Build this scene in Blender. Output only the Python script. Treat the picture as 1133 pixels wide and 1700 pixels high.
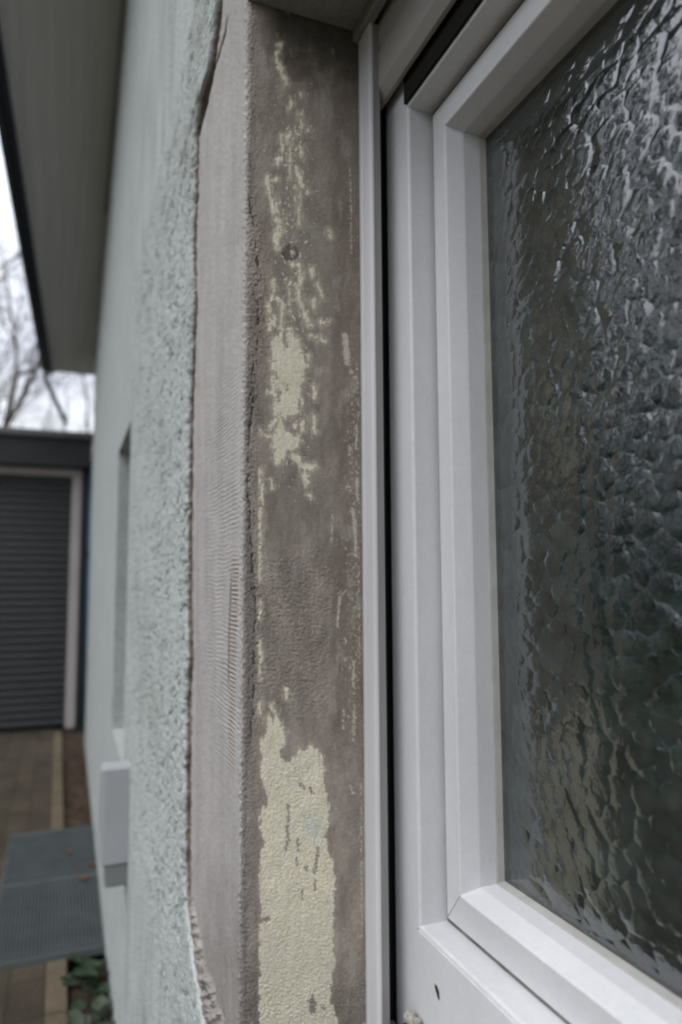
import bpy, bmesh, math, random
import numpy as np
from mathutils import Vector, Matrix
random.seed(7)
D = bpy.data
for o in list(D.objects): D.objects.remove(o)
SC = bpy.context.scene
COL = SC.collection
R = math.radians
ZC = 1.15                       # eye height; the camera stands at (0,0,ZC), the house wall is the plane y=0.16

# ---------------------------------------------------------------- camera, world, sun, exposure
FPX, HEAD, PITCH, ROLL = 1197.4, R(21.346), R(5.514), R(0.295)
fw = np.array([-math.cos(HEAD)*math.cos(PITCH), math.sin(HEAD)*math.cos(PITCH), math.sin(PITCH)])
rt = np.array([math.sin(HEAD), math.cos(HEAD), 0.0]); up = np.cross(rt, fw)
cu = up*math.cos(ROLL)+rt*math.sin(ROLL); cr = rt*math.cos(ROLL)-up*math.sin(ROLL)
cd = D.cameras.new('camera'); cam = D.objects.new('camera', cd); COL.objects.link(cam); SC.camera = cam
cd.sensor_fit = 'VERTICAL'; cd.sensor_height = 36; cd.lens = 36*FPX/1700
cd.clip_start = 0.02; cd.clip_end = 500
M = Matrix(((cr[0], cu[0], -fw[0], 0), (cr[1], cu[1], -fw[1], 0), (cr[2], cu[2], -fw[2], ZC), (0, 0, 0, 1)))
cam.matrix_world = M
cd.dof.use_dof = True; cd.dof.focus_distance = 0.66; cd.dof.aperture_fstop = 3.4; cd.dof.aperture_blades = 9

w = D.worlds.new('World'); SC.world = w; w.use_nodes = True
nt = w.node_tree; nt.nodes.clear()
wo = nt.nodes.new('ShaderNodeOutputWorld'); bg = nt.nodes.new('ShaderNodeBackground')
sky = nt.nodes.new('ShaderNodeTexSky'); sky.sky_type = 'NISHITA'; sky.sun_disc = False
SUN_EL, SUN_AZ = R(60), R(160)
sky.sun_elevation = SUN_EL; sky.sun_rotation = SUN_AZ; sky.air_density = 1.2; sky.dust_density = 5; sky.ozone_density = 1
hs = nt.nodes.new('ShaderNodeHueSaturation'); hs.inputs['Saturation'].default_value = 0.22
nt.links.new(sky.outputs[0], hs.inputs['Color'])
# uneven cloud cover
tc = nt.nodes.new('ShaderNodeTexCoord'); mp = nt.nodes.new('ShaderNodeMapping'); mp.inputs['Scale'].default_value = (1, 1, 2.2)
cn = nt.nodes.new('ShaderNodeTexNoise'); cn.inputs['Scale'].default_value = 2.6; cn.inputs['Detail'].default_value = 6
crp = nt.nodes.new('ShaderNodeValToRGB'); crp.color_ramp.elements[0].position = .35; crp.color_ramp.elements[0].color = (.74, .76, .81, 1)
crp.color_ramp.elements[1].position = .65; crp.color_ramp.elements[1].color = (1.25, 1.24, 1.22, 1)
mx = nt.nodes.new('ShaderNodeMix'); mx.data_type = 'RGBA'; mx.blend_type = 'MULTIPLY'; mx.inputs['Factor'].default_value = 1
nt.links.new(tc.outputs['Generated'], mp.inputs[0]); nt.links.new(mp.outputs[0], cn.inputs['Vector']); nt.links.new(cn.outputs['Fac'], crp.inputs[0])
cm = nt.nodes.new('ShaderNodeMix'); cm.data_type = 'RGBA'; cm.inputs['Factor'].default_value = .72   # cloud layer over the clear sky
cm.inputs['B'].default_value = (11.3, 11.8, 13.0, 1); nt.links.new(hs.outputs[0], cm.inputs['A'])
sx_ = nt.nodes.new('ShaderNodeSeparateXYZ'); nt.links.new(tc.outputs['Generated'], sx_.inputs[0])
zr = nt.nodes.new('ShaderNodeMapRange'); zr.inputs['From Min'].default_value = 0; zr.inputs['From Max'].default_value = 1
zr.inputs['To Min'].default_value = .50; zr.inputs['To Max'].default_value = 1.9; nt.links.new(sx_.outputs['Z'], zr.inputs['Value'])   # overcast sky: brighter overhead
vz = nt.nodes.new('ShaderNodeVectorMath'); vz.operation = 'SCALE'; nt.links.new(cm.outputs['Result'], vz.inputs[0]); nt.links.new(zr.outputs[0], vz.inputs['Scale'])
nt.links.new(vz.outputs[0], mx.inputs['A']); nt.links.new(crp.outputs[0], mx.inputs['B'])
nt.links.new(mx.outputs['Result'], bg.inputs['Color']); bg.inputs['Strength'].default_value = 0.12
nt.links.new(bg.outputs[0], wo.inputs[0])

sl = D.lights.new('sun', 'SUN'); so = D.objects.new('sun', sl); COL.objects.link(so)
sl.energy = 0.7; sl.angle = R(50); sl.color = (1, .97, .93)
sd = Vector((math.sin(SUN_AZ)*math.cos(SUN_EL), math.cos(SUN_AZ)*math.cos(SUN_EL), math.sin(SUN_EL)))
so.rotation_euler = sd.to_track_quat('Z', 'Y').to_euler()

SC.render.engine = 'CYCLES'
SC.view_settings.view_transform = 'Standard'; SC.view_settings.look = 'None'
SC.view_settings.gamma = 1; SC.view_settings.exposure = 0.20

# ---------------------------------------------------------------- helpers
def proj(P):                     # world point -> photograph pixel (1133 x 1700); used to place stains on real surfaces
    P = np.asarray(P, float)-np.array([0, 0, ZC])
    dd = P@fw
    return 566.5+FPX*(P@cr)/dd, 850-FPX*(P@cu)/dd
def on_y(px, py, y):
    v = fw+cr*(px-566.5)/FPX-cu*(py-850)/FPX
    return v*(y/v[1])+np.array([0, 0, ZC])

_rng = np.random.RandomState(11)
_perm = _rng.permutation(4096); _ang = _rng.rand(4096)*2*np.pi
_gx, _gy = np.cos(_ang), np.sin(_ang)
def perlin(x, y, seed=0):
    x = np.asarray(x, float); y = np.asarray(y, float)
    x0 = np.floor(x).astype(np.int64); y0 = np.floor(y).astype(np.int64)
    fx, fy = x-x0, y-y0
    def g(ix, iy, dx, dy):
        h = _perm[(_perm[(ix+seed*57) & 4095]+iy) & 4095]
        return _gx[h]*dx+_gy[h]*dy
    u = fx*fx*fx*(fx*(fx*6-15)+10); v = fy*fy*fy*(fy*(fy*6-15)+10)
    a = g(x0, y0, fx, fy)*(1-u)+g(x0+1, y0, fx-1, fy)*u
    b = g(x0, y0+1, fx, fy-1)*(1-u)+g(x0+1, y0+1, fx-1, fy-1)*u
    return (a*(1-v)+b*v)*1.5
def fbm(x, y, seed=0, n=4):
    s = 0; a = 1
    for i in range(n): s = s+a*perlin(x*2**i, y*2**i, seed+i*3); a *= .55
    return s
def sstep(a, b, x):
    t = np.clip((x-a)/(b-a), 0, 1); return t*t*(3-2*t)
def sdpoly(px, py, pts):
    d = np.full(px.shape, 1e9); s = np.ones(px.shape)
    n = len(pts)
    for i in range(n):
        ax, ay = pts[i]; bx, by = pts[i-1]
        ex, ey = bx-ax, by-ay; wx, wy = px-ax, py-ay
        t = np.clip((wx*ex+wy*ey)/(ex*ex+ey*ey+1e-9), 0, 1)
        qx, qy = wx-ex*t, wy-ey*t
        d = np.minimum(d, qx*qx+qy*qy)
        c1 = py >= ay; c2 = py < by; c3 = ex*wy > ey*wx
        s = np.where((c1 & c2 & c3) | (~c1 & ~c2 & ~c3), -s, s)
    return s*np.sqrt(d)
def stroke(px, py, pts, r):
    d = np.full(px.shape, 1e9)
    if len(pts) == 1: pts = [pts[0], (pts[0][0]+.1, pts[0][1])]
    for (ax, ay), (bx, by) in zip(pts[:-1], pts[1:]):
        ex, ey = bx-ax, by-ay; wx, wy = px-ax, py-ay
        t = np.clip((wx*ex+wy*ey)/(ex*ex+ey*ey+1e-9), 0, 1)
        d = np.minimum(d, np.hypot(wx-ex*t, wy-ey*t))
    return r-d
def mix3(c, k, m):
    return c*(1-m[..., None])+np.array(k)*m[..., None]

def link(o, parent=None, mat=None):
    COL.objects.link(o)
    if parent is not None: o.parent = parent
    if mat is not None: o.data.materials.append(mat)
    return o
def tag(o, label=None, cat=None, group=None, kind=None):
    if label: o['label'] = label
    if cat: o['category'] = cat
    if group: o['group'] = group
    if kind: o['kind'] = kind
    return o
def empty(name, loc, label, cat, group=None):
    o = D.objects.new(name, None); COL.objects.link(o); o.location = loc; o.empty_display_size = .1
    return tag(o, label, cat, group)
def mesh_obj(name, verts, faces, mat, parent=None, smooth=False, bevel=0):
    me = D.meshes.new(name)
    off = Vector(parent.matrix_world.translation) if parent is not None else Vector((0, 0, 0))
    me.from_pydata([tuple(Vector(v)) for v in verts], [], faces); me.update()
    bm = bmesh.new(); bm.from_mesh(me); bmesh.ops.recalc_face_normals(bm, faces=bm.faces); bm.to_mesh(me); bm.free()
    if smooth: me.polygons.foreach_set('use_smooth', [True]*len(me.polygons))
    o = D.objects.new(name, me); link(o, parent, mat)
    if parent is not None: place(o, parent)
    if bevel:
        b = o.modifiers.new('bevel', 'BEVEL'); b.width = bevel; b.segments = 2; b.limit_method = 'ANGLE'; b.angle_limit = R(20)
    return o
def world_loc(o):
    v = Vector(o.location)
    while o.parent is not None: o = o.parent; v += Vector(o.location)
    return v
def place(o, parent):            # meshes are written in world coordinates: shift them into their parent's frame
    o.location = -world_loc(parent)
def grid_obj(name, P, mat, parent=None, cols=None):
    n, m = P.shape[:2]
    me = D.meshes.new(name)
    me.vertices.add(n*m); me.vertices.foreach_set('co', P.reshape(-1).astype(np.float32))
    i, j = np.meshgrid(np.arange(n-1), np.arange(m-1), indexing='ij')
    a = (i*m+j).ravel(); q = np.stack([a, a+1, a+m+1, a+m], 1)
    me.loops.add(q.size); me.loops.foreach_set('vertex_index', q.ravel().astype(np.int32))
    me.polygons.add(len(q)); me.polygons.foreach_set('loop_start', np.arange(0, q.size, 4, dtype=np.int32))
    me.polygons.foreach_set('use_smooth', np.ones(len(q), bool))
    me.update(calc_edges=True); me.validate()
    if cols is not None:
        at = me.color_attributes.new('tone', 'FLOAT_COLOR', 'POINT')
        c = np.ones((n*m, 4), np.float32); c[:, :3] = cols.reshape(-1, 3)
        at.data.foreach_set('color', c.ravel())
    o = D.objects.new(name, me); link(o, parent, mat)
    if parent is not None: place(o, parent)
    return o
class MB:
    def __init__(s): s.v = []; s.f = []
    def box(s, x0, x1, y0, y1, z0, z1):
        b = len(s.v)
        s.v += [(x, y, z) for x in (x0, x1) for y in (y0, y1) for z in (z0, z1)]
        s.f += [tuple(b+i for i in q) for q in ((0, 1, 3, 2), (4, 6, 7, 5), (0, 4, 5, 1), (2, 3, 7, 6), (0, 2, 6, 4), (1, 5, 7, 3))]
        return s
    def prism(s, pts, axis, a0, a1):       # closed outline swept along an axis
        b = len(s.v); n = len(pts)
        for a in (a0, a1):
            for p, q in pts:
                s.v.append({'x': (a, p, q), 'y': (p, a, q), 'z': (p, q, a)}[axis])
        s.f += [(b+i, b+(i+1) % n, b+n+(i+1) % n, b+n+i) for i in range(n)]
        s.f += [tuple(b+i for i in range(n))[::-1], tuple(b+n+i for i in range(n))]
        return s
    def tube(s, pts, rad, n=6):
        b = len(s.v); pts = [Vector(p) for p in pts]
        for k, p in enumerate(pts):
            t = (pts[min(k+1, len(pts)-1)]-pts[max(k-1, 0)]).normalized()
            a = t.orthogonal().normalized(); c = t.cross(a)
            r = rad[k] if isinstance(rad, (list, tuple)) else rad
            for i in range(n):
                th = 2*math.pi*i/n; s.v.append(tuple(p+a*r*math.cos(th)+c*r*math.sin(th)))
        for k in range(len(pts)-1):
            for i in range(n):
                s.f.append((b+k*n+i, b+k*n+(i+1) % n, b+(k+1)*n+(i+1) % n, b+(k+1)*n+i))
        s.f += [tuple(b+i for i in range(n))[::-1], tuple(b+(len(pts)-1)*n+i for i in range(n))]
        return s
    def ring(s, loops):                    # rectangular loops (xl, xr, zb, zt, y) joined in order: a mitred frame
        b = len(s.v)
        for xl, xr, zb, zt, y in loops:
            s.v += [(xl, y, zb), (xr, y, zb), (xr, y, zt), (xl, y, zt)]
        for k in range(len(loops)-1):
            for i in range(4):
                s.f.append((b+k*4+i, b+k*4+(i+1) % 4, b+(k+1)*4+(i+1) % 4, b+(k+1)*4+i))
        return s
    def build(s, name, mat, parent=None, smooth=False, bevel=0):
        return mesh_obj(name, s.v, s.f, mat, parent, smooth, bevel)

# ---------------------------------------------------------------- materials
def mat(name, col, rough=.8, spec=.3, noise=None, bump=None, metallic=0, attr=False, speck=None, coat=0):
    """noise=(scale, amount, (sx,sy,sz)), bump=[(scale, distance)...]"""
    m = D.materials.new(name); m.use_nodes = True; t = m.node_tree; N = t.nodes; L = t.links
    p = N['Principled BSDF']; p.inputs['Roughness'].default_value = rough; p.inputs['Specular IOR Level'].default_value = spec
    p.inputs['Metallic'].default_value = metallic; p.inputs['Coat Weight'].default_value = coat
    tc = N.new('ShaderNodeTexCoord')
    if attr:
        a = N.new('ShaderNodeAttribute'); a.attribute_name = 'tone'; cs = a.outputs['Color']
    else:
        c = N.new('ShaderNodeRGB'); c.outputs[0].default_value = (*col, 1); cs = c.outputs[0]
    def mul(cs, scale, amt, sc=(1, 1, 1), detail=5):
        mp = N.new('ShaderNodeMapping'); mp.inputs['Scale'].default_value = sc
        L.new(tc.outputs['Object'], mp.inputs[0])
        n = N.new('ShaderNodeTexNoise'); n.inputs['Scale'].default_value = scale; n.inputs['Detail'].default_value = detail
        L.new(mp.outputs[0], n.inputs['Vector'])
        r = N.new('ShaderNodeMapRange'); r.inputs['From Min'].default_value = .3; r.inputs['From Max'].default_value = .7
        r.inputs['To Min'].default_value = 1-amt; r.inputs['To Max'].default_value = 1+amt
        L.new(n.outputs['Fac'], r.inputs['Value'])
        v = N.new('ShaderNodeVectorMath'); v.operation = 'SCALE'; L.new(cs, v.inputs[0]); L.new(r.outputs[0], v.inputs['Scale'])
        return v.outputs[0]
    for nn in (noise if isinstance(noise, list) else ([noise] if noise else [])): cs = mul(cs, *nn)
    L.new(cs, p.inputs['Base Color'])
    last = None
    for (sc, dist) in (bump or []):
        n = N.new('ShaderNodeTexNoise'); n.inputs['Scale'].default_value = sc; n.inputs['Detail'].default_value = 4
        L.new(tc.outputs['Object'], n.inputs['Vector'])
        b = N.new('ShaderNodeBump'); b.inputs['Distance'].default_value = dist; b.inputs['Strength'].default_value = 1
        L.new(n.outputs['Fac'], b.inputs['Height'])
        if last: L.new(last.outputs[0], b.inputs['Normal'])
        last = b
    if last: L.new(last.outputs[0], p.inputs['Normal'])
    return m

m_plaster = mat('trowelled plaster', (0, 0, 0), .95, .15, noise=[(420, .10), (60, .05)], bump=[(900, .0003), (160, .0004)], attr=True)
m_mint = mat('mint roughcast', (0, 0, 0), .95, .15, noise=[(260, .06)], bump=[(420, .0012), (120, .004)], attr=True)
m_mint_plain = mat('mint render', (.43, .455, .435), .95, .15, noise=[(110, .16), (9, .06)], bump=[(120, .006)])
m_pvc = mat('white window plastic', (.635, .636, .638), .44, .45, noise=[(5, .05), (14, .035, (1, 1, .25)), (90, .02), (260, .03)], bump=[(9, .0006)])
m_rail = mat('white coated metal', (.62, .62, .625), .4, .5, noise=[(22, .06, (1, 1, .15))])
m_railside = mat('grey rail edge', (.27, .26, .25), .6, .4, noise=[(40, .15, (1, 1, .1))])
m_gasket = mat('grey rubber gasket', (.17, .175, .155), .8, .2, noise=[(60, .3)])
m_seal = mat('light grey glazing seal', (.42, .41, .38), .6, .3, noise=[(60, .1)])
m_dark = mat('black rubber', (.012, .014, .016), .8, .2)
m_shutter = mat('beige grey shutter metal', (.36, .345, .32), .45, .4, noise=[(30, .06, (.2, 1, 1))])
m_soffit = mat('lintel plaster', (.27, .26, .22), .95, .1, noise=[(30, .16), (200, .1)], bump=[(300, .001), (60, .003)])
m_eave = mat('grey painted boards', (.58, .575, .57), .7, .3, noise=[(6, .08, (.1, 6, 1))])
m_fascia = mat('blue black fascia', (.018, .025, .04), .45, .4)
m_gutter = mat('dark zinc gutter', (.03, .035, .045), .5, .5)

# ---------------------------------------------------------------- house
house = empty('house', (-3.2, .2, 0), 'mint roughcast house with torn render edge, white window and grey eave', 'house')

# mint render: its torn edge as a line of photograph pixels
EDGE = [(362, -120), (358, 0), (351, 50), (347, 90), (342, 120), (330, 160), (322, 210), (320, 232), (319, 300), (315, 400), (317, 500), (313, 600), (309, 700),
        (307, 850), (306, 1000), (308, 1090), (304, 1150), (303, 1300), (302, 1430), (305, 1500), (312, 1550), (317, 1590), (325, 1640), (335, 1700), (350, 1800)]
ew = np.array([on_y(x, y, .152) for x, y in EDGE]); ezs = ew[::-1, 2]; exs = ew[::-1, 0]
def edge_x(z):
    return np.interp(z, ezs, exs)+.0035*fbm(z*40, z*0+3.3, 5, 4)*1.0
WTOP = 4.1
def zrows(dz, lo, hi):           # dense rows where the photograph looks, coarse rows beyond
    return np.concatenate([np.linspace(0, lo, 14)[:-1], np.arange(lo, hi, dz), np.linspace(hi, WTOP, 20)])
def wall_y(x): return .152+.012*np.maximum(-x-.9, 0)

def build_mint():
    z = zrows(.0022, ZC-.56, ZC+.80)
    XN = -1.93                                   # near side of the niche
    t = np.linspace(0, 1, 230)
    X = edge_x(z)[:, None]*(1-t)+XN*t
    Z = np.repeat(z[:, None], len(t), 1)
    lumps = fbm(X*105, Z*85, 1, 3)               # worm-like roughcast
    warp = fbm(X*60, Z*60, 9, 2)*.35
    worms = np.abs(perlin(X*48+warp, Z*52+warp, 21))
    pit = sstep(.24, .03, worms)*sstep(-.15, .3, perlin(X*20, Z*26, 31)+.5*perlin(X*6, Z*9, 33))
    h = .0013*lumps-.0034*pit
    edge_d = X*0+(edge_x(z)[:, None]-X)
    h = h-.003*sstep(.006, 0, edge_d)
    Y = wall_y(X)-h
    c = np.zeros(X.shape+(3,))+np.array((.445, .470, .448))
    c *= (1+.07*fbm(X*9, Z*9, 41, 3)+.10*lumps)[..., None]
    c = mix3(c, (.17, .20, .18), pit*.75)
    c = mix3(c, (.34, .36, .32), np.clip(sstep(.2, .8, fbm(X*5, Z*2.5, 77, 3))*.5, 0, 1))
    # flank of the torn edge, running back to the plaster
    P = np.stack([X, Y, Z], -1)[:, ::-1]; c = c[:, ::-1]
    fl = []; fc = []
    for k in range(1, 8):
        q = P[:, -1].copy(); q[:, 1] += k*.0032; q[:, 0] += .003*fbm(z*120, z*0+k*.8, 60, 3)*min(k, 3)/3-(.0006*k)
        fl.append(q)
        cc = np.zeros((len(z), 3))+np.array((.22, .185, .155)); cc *= (1+.25*fbm(z*150, z*0+k, 61, 3))[:, None]; fc.append(cc)
    P = np.concatenate([P, np.stack(fl, 1)], 1); c = np.concatenate([c, np.stack(fc, 1)], 1)
    return grid_obj('rendered_wall', P, m_mint, house, c)
wall = build_mint()
wall['label'] = 'pale mint roughcast render with a torn edge'

# the rest of the wall round the narrow far window, above, below and right of the near window
NX0, NX1, NZ0, NZ1 = -2.44, -1.93, ZC-.46, ZC+.425
mb = MB()
def wseg(x0, x1, z0, z1, th=.30):
    b = len(mb.v)
    for x in (x0, x1):
        y = float(wall_y(np.array(x)))
        mb.v.extend([(x, y, z0), (x, y+th, z0), (x, y+th, z1), (x, y, z1)])
    mb.f.extend([(b, b+3, b+7, b+4), (b+1, b+5, b+6, b+2), (b, b+4, b+5, b+1), (b+3, b+2, b+6, b+7), (b, b+1, b+2, b+3), (b+4, b+7, b+6, b+5)])
wseg(-5.6, NX0, 0, WTOP); wseg(NX0, NX1, 0, NZ0); wseg(NX0, NX1, NZ1, WTOP)
wseg(-.663, .9, 0, ZC-.45); wseg(.32, .9, ZC-.45, WTOP); wseg(-.663, .32, ZC+.80, WTOP)
mb.box(-5.6, -5.3, .52, 4, 0, WTOP); mb.box(.6, .9, .47, 4, 0, WTOP); mb.box(-5.3, .6, 3.7, 4, 0, WTOP)
mb.box(-1.93, -.70, .19, .46, 0, WTOP)          # masonry behind the render and the plaster
mb.build('side_wall', m_mint_plain, house)
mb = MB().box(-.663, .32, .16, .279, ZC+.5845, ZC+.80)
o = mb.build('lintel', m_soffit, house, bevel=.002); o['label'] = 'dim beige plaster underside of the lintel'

# ---- corner plaster: front patch and window reveal
XC = -.663
PAINT = [   # cream paint left on the reveal: ('p', outline) or ('s', line, radius), photograph pixels
 ('p', [(431, 1720), (430, 1640), (432, 1600), (430, 1540), (434, 1510), (430, 1460), (432, 1420), (438, 1395), (431, 1375), (434, 1345), (444, 1335), (440, 1310), (431, 1280), (436, 1262), (430, 1232), (444, 1218), (441, 1196), (447, 1184), (455, 1200), (457, 1184), (466, 1196), (474, 1218), (472, 1235), (464, 1248), (474, 1268), (483, 1265), (492, 1252), (498, 1243), (507, 1247), (515, 1238), (528, 1243), (536, 1262), (538, 1300), (546, 1335), (548, 1360), (540, 1390), (550, 1418), (555, 1440), (556, 1510), (553, 1545), (557, 1590), (550, 1650), (548, 1665), (560, 1690), (560, 1720)]),
 ('p', [(454, 560), (466, 557), (475, 577), (483, 552), (492, 560), (500, 571), (503, 593), (512, 606), (506, 625), (497, 655), (503, 673), (494, 686), (475, 695), (462, 690), (453, 689), (457, 661), (450, 648), (454, 618), (449, 600)]),
 ('p', [(450, 725), (460, 712), (466, 692), (472, 713), (490, 724), (500, 722), (500, 736), (488, 747), (478, 748), (467, 772), (456, 766), (453, 740)]),
 ('s', [(455, 466), (454, 492), (445, 508), (452, 536), (448, 540)], 3.0), ('s', [(460, 495), (468, 502), (469, 525), (466, 545), (468, 568)], 3.0),
 ('s', [(457, 528), (449, 545)], 4), ('s', [(481, 548), (482, 560)], 3), ('s', [(432, 716), (440, 724), (455, 727)], 2.2), ('s', [(447, 712), (457, 700)], 3),
 ('s', [(489, 757), (502, 775), (520, 776)], 5), ('s', [(506, 788), (510, 802)], 5), ('s', [(514, 822), (518, 826)], 2), ('s', [(450, 798), (453, 810)], 2),
 ('s', [(432, 780), (435, 812), (433, 850), (432, 900), (431, 965)], 2.2), ('s', [(430, 1005), (431, 1028)], 2.2), ('s', [(431, 1062), (433, 1090), (430, 1125)], 2.6), ('s', [(430, 1170), (432, 1182)], 3),
 ('s', [(474, 1145), (476, 1160)], 3), ('s', [(451, 1170), (455, 1182)], 3),
 ('s', [(464, 75), (460, 95), (468, 122), (476, 138)], 3.2), ('s', [(485, 168), (482, 182)], 2.5), ('s', [(499, 158)], 2.6), ('s', [(499, 190), (501, 210), (498, 225)], 1.6), ('s', [(483, 218), (482, 240)], 2.4),
 ('s', [(468, 228), (470, 250)], 3), ('s', [(464, 262), (460, 272)], 3), ('s', [(512, 217)], 3), ('s', [(501, 245), (502, 262)], 2.6), ('s', [(493, 280), (499, 300), (502, 312)], 3.2), ('s', [(494, 316)], 2), ('s', [(511, 320)], 2),
 ('s', [(444, 295), (448, 325), (452, 345), (458, 360), (463, 372), (458, 395), (461, 415)], 3.2), ('s', [(449, 300), (462, 298)], 2), ('s', [(455, 330), (461, 345), (468, 385), (460, 400)], 2.2), ('s', [(481, 240), (482, 300)], 1.1), ('s', [(497, 325), (498, 375)], 1.2), ('s', [(545, 383), (549, 394)], 2.4),
 ('s', [(487, 440), (497, 442), (501, 462), (495, 480), (498, 500), (506, 520)], 3.6), ('s', [(518, 446), (519, 460)], 2.6), ('s', [(527, 470), (535, 495)], 2.2), ('s', [(520, 500), (522, 512)], 2.6),
 ('s', [(508, 528), (514, 540)], 4), ('s', [(532, 535), (546, 534)], 2.6), ('s', [(516, 558), (530, 563), (537, 566)], 1.8), ('s', [(481, 470), (482, 520)], 1.2), ('s', [(495, 565), (497, 575)], 3),
 ('s', [(511, 590), (510, 612)], 2.4), ('s', [(521, 642), (522, 660)], 2.6), ('s', [(531, 616)], 2), ('s', [(520, 690), (522, 718)], 3.2), ('s', [(503, 700), (504, 716)], 2.4), ('s', [(491, 708)], 2.5), ('s', [(445, 650), (449, 652)], 2)]
FLECK = [ ('s', [(573, 556), (575, 580), (578, 604)], 5.5), ('s', [(584, 616)], 4), ('s', [(592, 705), (592, 745)], 2.2), ('s', [(581, 742), (580, 755)], 2.5), ('s', [(576, 808), (582, 808)], 2.5), ('s', [(593, 795), (594, 830)], 3.2), ('s', [(585, 845), (590, 870)], 3.5),
 ('s', [(552, 855), (551, 900)], 1.8), ('s', [(586, 852), (590, 880), (591, 925)], 2.8), ('s', [(565, 982), (563, 1010), (560, 1040)], 2.8), ('s', [(566, 988), (574, 980)], 1.8), ('s', [(571, 1058), (575, 1066)], 2.5), ('s', [(575, 1094)], 4), ('s', [(588, 1098), (587, 1140)], 2.6), ('s', [(581, 1110)], 2), ('s', [(588, 1180), (587, 1228)], 2.4),
 ('s', [(581, 280), (583, 350), (583, 420)], 1.6), ('s', [(564, 212)], 2), ('s', [(574, 203)], 1.6), ('s', [(593, 600), (595, 700)], 1.2), ('s', [(596, 940), (597, 1100)], 1.6), ('s', [(600, 1300), (601, 1560)], 1.6), ('s', [(583, 1305), (586, 1316)], 3), ('s', [(571, 1175), (570, 1210)], 1.6)]
HOLES = [('s', [(479, 1338), (480, 1360), (477, 1380), (479, 1395), (476, 1410)], 2.6), ('s', [(494, 1394), (496, 1412)], 2), ('s', [(529, 1408), (526, 1430), (522, 1450)], 2.6), ('s', [(523, 1462), (524, 1478)], 2.2), ('s', [(503, 1480), (502, 1494)], 1.6), ('s', [(499, 1302), (506, 1310)], 3), ('s', [(516, 1310), (520, 1318)], 2.4), ('s', [(509, 1440), (510, 1446)], 2.6), ('s', [(493, 1425), (495, 1435)], 2),
 ('p', [(512, 1662), (520, 1650), (527, 1668), (524, 1684), (515, 1682)]), ('s', [(538, 1674)], 3), ('s', [(430, 1530), (446, 1526)], 4.5), ('s', [(463, 650), (464, 664)], 3.2), ('s', [(497, 665), (502, 690)], 3), ('s', [(458, 620), (460, 632)], 2), ('s', [(477, 640), (478, 652)], 1.8), ('s', [(494, 637)], 2), ('s', [(458, 600)], 2.2), ('s', [(475, 575), (473, 560)], 2), ('s', [(455, 750)], 2), ('s', [(497, 478)], 2.2)]
def field(px, py, shapes):
    f = np.full(px.shape, -40.)
    for s in shapes:
        f = np.maximum(f, -sdpoly(px, py, s[1]) if s[0] == 'p' else stroke(px, py, s[1], s[2]))
    return f

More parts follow.
